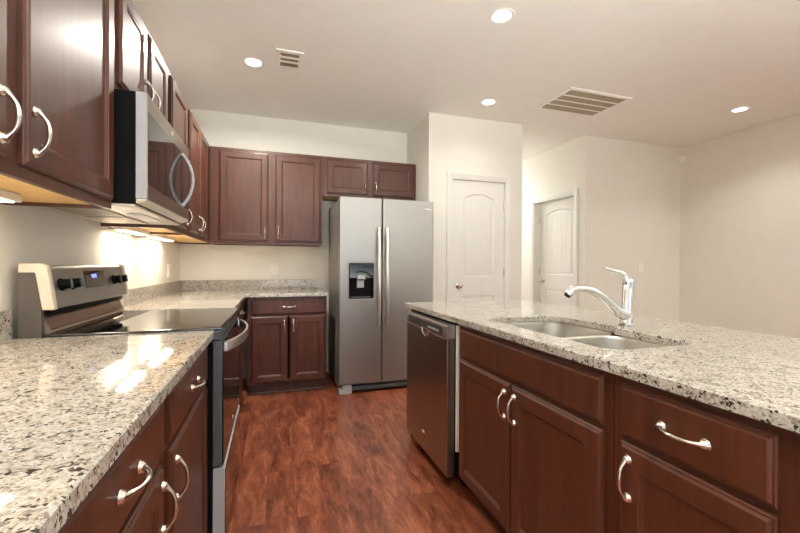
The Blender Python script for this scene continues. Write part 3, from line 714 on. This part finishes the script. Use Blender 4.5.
# dishwasher
DW0, DW1, DX = -2.476, -1.852, 1.716
dw = thing('dishwasher', (2.05, (DW0+DW1)/2, 0), 'built-in stainless dishwasher at the far end of the island', 'dishwasher')
part('tub', M['black'], dw, lambda b: box(b, DX+0.046, DW0+0.006, 0.10, 2.36, DW1-0.006, 0.875, 0.003), 'black tub')
ddr = part('door', M['darksteel'], dw, lambda b: rect_rings(b, V(DX+0.044, DW1, 0.082), -Y, Z, -X, DW1-DW0, 0.712, [(0, 0), (0, 0.038), (0.002, 0.042), (0.005, 0.044)]), 'warm grey stainless door')
def dpan(b):
    pr = [(DX+0.046, 0.796), (DX+0.001, 0.796), (DX-0.002, 0.802), (DX+0.001, 0.856), (DX+0.006, 0.864), (DX+0.046, 0.866)]
    loops(b, [[V(x, y, z) for x, z in pr] for y in (DW0, DW1)])
cp = part('control_panel', M['brightsteel'], dw, dpan)
part('control_strip', M['charcoal'], cp, lambda b: rect_rings(b, V(DX-0.0012, DW1-0.030, 0.806), -Y, V(0.055, 0, 1).normalized(), V(-1, 0, 0.055).normalized(), DW1-DW0-0.085, 0.042, [(0, -0.001), (0, 0.0008), (0.001, 0.0012)]), 'charcoal control strip')
def btn(b):
    for k in range(5): rect_rings(b, V(DX-0.0015, -2.225-0.032*k, 0.817), -Y, Z, -X, 0.022, 0.010, [(0, -0.001), (0, 0.0022), (0.001, 0.0028)])
part('button_row', M['lightgrey'], cp, btn, 'grey buttons')
def pocket(b):
    N = 14; c = V(DX+0.0005, -2.190, 0.8055)
    for r0, r1, d0, d1 in ((0.058, 0.050, 0.0015, 0.006), (0.050, 0.012, 0.006, 0.002)):
        loops(b, [[c + Y*(r0*math.cos(PI+PI*k/N)) + Z*(0.74*r0*math.sin(PI+PI*k/N)) - X*d0 for k in range(N+1)], [c + Y*(r1*math.cos(PI+PI*k/N)) + Z*(0.74*r1*math.sin(PI+PI*k/N)) - X*d1 for k in range(N+1)]], False, False, False)
    pts = [c + Y*(0.055*math.cos(PI+PI*k/N)) + Z*(0.041*math.sin(PI+PI*k/N)) - X*0.004 for k in range(N+1)]
    tube(b, pts, 0.005, 12)
part('pocket_handle', M['chrome'], ddr, pocket, 'bright half-round pocket handle')
part('badge', M['plate'], ddr, lambda b: rect_rings(b, V(DX-0.0002, -2.135, 0.186), -Y, Z, -X, 0.036, 0.012, [(0, 0), (0, 0.0012), (0.002, 0.002)]), 'small silver maker badge')
part('gasket_strip', M['plate'], dw, lambda b: box(b, IX-0.012, -2.503, 0.22, IX+0.03, -2.492, 0.866, 0.002), 'white strip beside the door')
part('toe_panel', M['black'], dw, lambda b: box(b, IX+0.06, DW0+0.01, 0.012, IX+0.08, DW1-0.01, 0.098, 0.002), 'black toe panel')
for y in (DW1-0.03, DW0+0.03):
    part('leveling_foot', M['lightgrey'], dw, lambda b: lathe(b, V(IX+0.13, y, 0.001), Z, [(0, 0), (0.016, 0), (0.016, 0.012), (0.008, 0.016), (0.008, 0.101), (0, 0.101)], 14))

# ------------------------------------------------------------------ lights, vents, plates
def can(x, y, label, k=1.0, col=None, r=0.078, spread=168):
    t = thing('recessed_ceiling_light', (x, y, ZC), label, 'ceiling light', 'recessed ceiling lights')
    part('trim_ring', M['plate'], t, lambda b: loops(b, [[V(x+rr*math.cos(2*PI*k/32), y+rr*math.sin(2*PI*k/32), ZC-d) for k in range(32)] for rr, d in ((r, 0.0005), (r, 0.002), (r-0.004, 0.005), (r-0.016, 0.004), (r-0.020, 0.0012), (r-0.020, 0.0005))] , False, False))
    part('lamp_lens', M['lens'], t, lambda b: lathe(b, V(x, y, ZC-0.0006), -Z, [(0, 0), (r-0.021, 0), (r-0.021, 0.001), (0, 0.0015)], 32), 'glowing white lens')
    a = area('can_lamp', (x, y, ZC-0.008), (0, 0, 0), 2*(r-0.02), 2*(r-0.02), CAN_W*k, col or CAN_COL, 'DISK', math.radians(spread))
    a.parent = t; a.location = (0, 0, -0.008)
    return t
can(2.200, -2.208, 'largest and nearest recessed ceiling light, at the top of the picture', 12)
can(0.722, -1.132, 'recessed ceiling light left of the small ceiling register', 29)
can(2.784, -1.072, 'recessed ceiling light in front of the pantry door wall', 1.2, spread=120)
can(5.194, -1.703, 'recessed ceiling light at the far right by the beige wall', 4.0, spread=120)
can(0.95, -4.90, 'added recessed ceiling light above and behind the photographer, left', 9)  # added can, out of view, for fill behind the camera
can(2.60, -4.90, 'added recessed ceiling light above and behind the photographer, right', 4)  # unseen can added for light over the foreground
can(5.00, -4.60, 'added recessed ceiling light over the living area, out of the picture', 5)  # added can lighting the living side, out of view
can(3.90, 1.45, 'added unseen recessed ceiling light in the hall near the recessed door', 34, (0.92, 0.94, 1.0))  # unseen can added to brighten the hall wall

def bar(y0, y1, x0, x1, label, k=UC_W):
    t = thing('under_cabinet_light', ((x0+x1)/2, (y0+y1)/2, UB-0.010), label, 'under-cabinet light', 'under-cabinet light bars')
    zt = UB+0.0115
    part('housing', M['plate'], t, lambda b: box(b, x0, y0, zt-0.024, x1, y1, zt, 0.003))
    part('lens', M['ucl'], t, lambda b: box(b, x0+0.012, y0+0.015, zt-0.0275, x1-0.012, y1-0.015, zt-0.0243, 0.001), 'glowing lens')
    a = area('bar_lamp', (0, 0, 0), (0, 0, 0), x1-x0-0.03, y1-y0-0.04, k, (1.0, 0.87, 0.72), spread=PI)
    a.parent = t; a.location = (0, 0, zt-0.030-(UB-0.010))
bar(-3.42, -2.80, 0.035, 0.135, 'under-cabinet light bar at the left edge, below the nearest wall cabinet', 1.8)
bar(-1.78, -1.40, 0.030, 0.110, 'under-cabinet light bar just past the microwave')
bar(-1.20, -0.70, 0.030, 0.110, 'under-cabinet light bar nearest the back corner')

def vent(cx, cy, w, h, nslot, label, name, bars_dir='x', fine=False):
    t = thing(name, (cx, cy, ZC), label, 'ceiling vent')
    x0, x1, y0, y1 = cx-w/2, cx+w/2, cy-h/2, cy+h/2; f = 0.032
    z = ZC-0.012
    def fr_(b):
        for a in ((x0, y0, x1, y0+f), (x0, y1-f, x1, y1), (x0, y0+f, x0+f, y1-f), (x1-f, y0+f, x1, y1-f)): box(b, a[0], a[1], z, a[2], a[3], ZC-0.0005, 0.002)
    part('frame', M['plate'], t, fr_)
    part('duct_shade_sheet', M['shadowgrey'], t, lambda b: box(b, x0+f, y0+f, ZC-0.002, x1-f, y1-f, ZC-0.0006), 'grey sheet painted as the shade inside')  # shade of the duct put in as a flat grey sheet
    for k in range(1, nslot):
        yy = y0+f + (h-2*f)*k/nslot
        part('cross_bar', M['plate'], t, lambda b: box(b, x0+f, yy-0.008, z+0.001, x1-f, yy+0.008, ZC-0.0022))
    def lv(b):
        n = 44 if not fine else 9
        if fine:
            for k in range(n):
                xx = x0+f+0.008 + (w-2*f-0.016)*(k+0.5)/n; box(b, xx-0.003, y0+f, z+0.002, xx+0.003, y1-f, ZC-0.0022)
        else:
            for k in range(n):
                yy = y0+f + (h-2*f)*(k+0.5)/n
                loops(b, [[V(x, yy-0.0035, ZC-0.0022), V(x, yy-0.0025, ZC-0.0022), V(x, yy+0.0035, z+0.003), V(x, yy+0.0025, z+0.003)] for x in (x0+f, x1-f)])
    part('louvers', M['shadowgrey'], t, lv)
vent(3.628, -1.340, 0.690, 0.470, 4, 'large rectangular return air grille in the ceiling with dark slots', 'return_air_grille')
vent(0.980, -1.270, 0.195, 0.255, 3, 'small square supply register in the ceiling beside a recessed light', 'supply_register', fine=True)

def plate(O, u, n, label, kind, group=None):
    nm = 'wall_outlet' if kind == 'outlet' else 'light_switch'
    t = thing(nm, O, label, 'outlet' if kind == 'outlet' else 'light switch', group)
    o = Vector(O)
    part('cover_plate', M['plate'], t, lambda b: rect_rings(b, o - u*0.036 - Z*0.058 + n*0.0006, u, Z, n, 0.072, 0.116, [(0, 0), (0, 0.003), (0.003, 0.006)]))
    if kind == 'outlet':
        for s in (-1, 1):
            rc = part('receptacle', M['plate'], t, lambda b: rect_rings(b, o - u*0.017 + Z*(0.021*s-0.014) + n*0.0065, u, Z, n, 0.034, 0.028, [(0, 0), (0, 0.002), (0.002, 0.003)]))
            def sl(b):
                for q in (-0.0065, 0.0065): rect_rings(b, o + u*(q-0.0012) + Z*(0.021*s-0.003) + n*0.0095, u, Z, n, 0.0024, 0.009, [(0, 0), (0, 0.0004)])
            part('slots', M['slot'], rc, sl, 'dark plug slots')
    else:
        part('rocker', M['plate'], t, lambda b: rect_rings(b, o - u*0.0165 - Z*0.033 + n*0.0065, u, Z, n, 0.033, 0.066, [(0, 0), (0, 0.003), (0.002, 0.005)]))
plate((0.883, 0.0, 1.126), X, -Y, 'white wall outlet on the back wall below the tall wall cabinet', 'outlet', 'kitchen wall outlets')
plate((0.0, -0.432, 1.115), Y, X, 'white wall outlet on the left wall near the corner', 'outlet', 'kitchen wall outlets')
plate((5.212, YL, 1.151), X, -Y, 'white rocker light switch on the beige wall behind the faucet', 'switch')
ms = thing('motion_sensor', (5.845, -0.65, 2.55), 'small white motion sensor high in the right corner', 'sensor')
sn = V(-0.7, -0.7, -0.15).normalized()
part('housing', M['plate'], ms, lambda b: lathe(b, V(5.862, -0.635, 2.55), sn, [(0, -0.012), (0.028, -0.012), (0.042, 0.0), (0.044, 0.022), (0.038, 0.036), (0, 0.040)], 20))
part('sensor_lens', M['plate'], ms, lambda b: lathe(b, V(5.862, -0.635, 2.55)+sn*0.038, sn, [(0, 0), (0.026, 0), (0.020, 0.010), (0, 0.012)], 18))
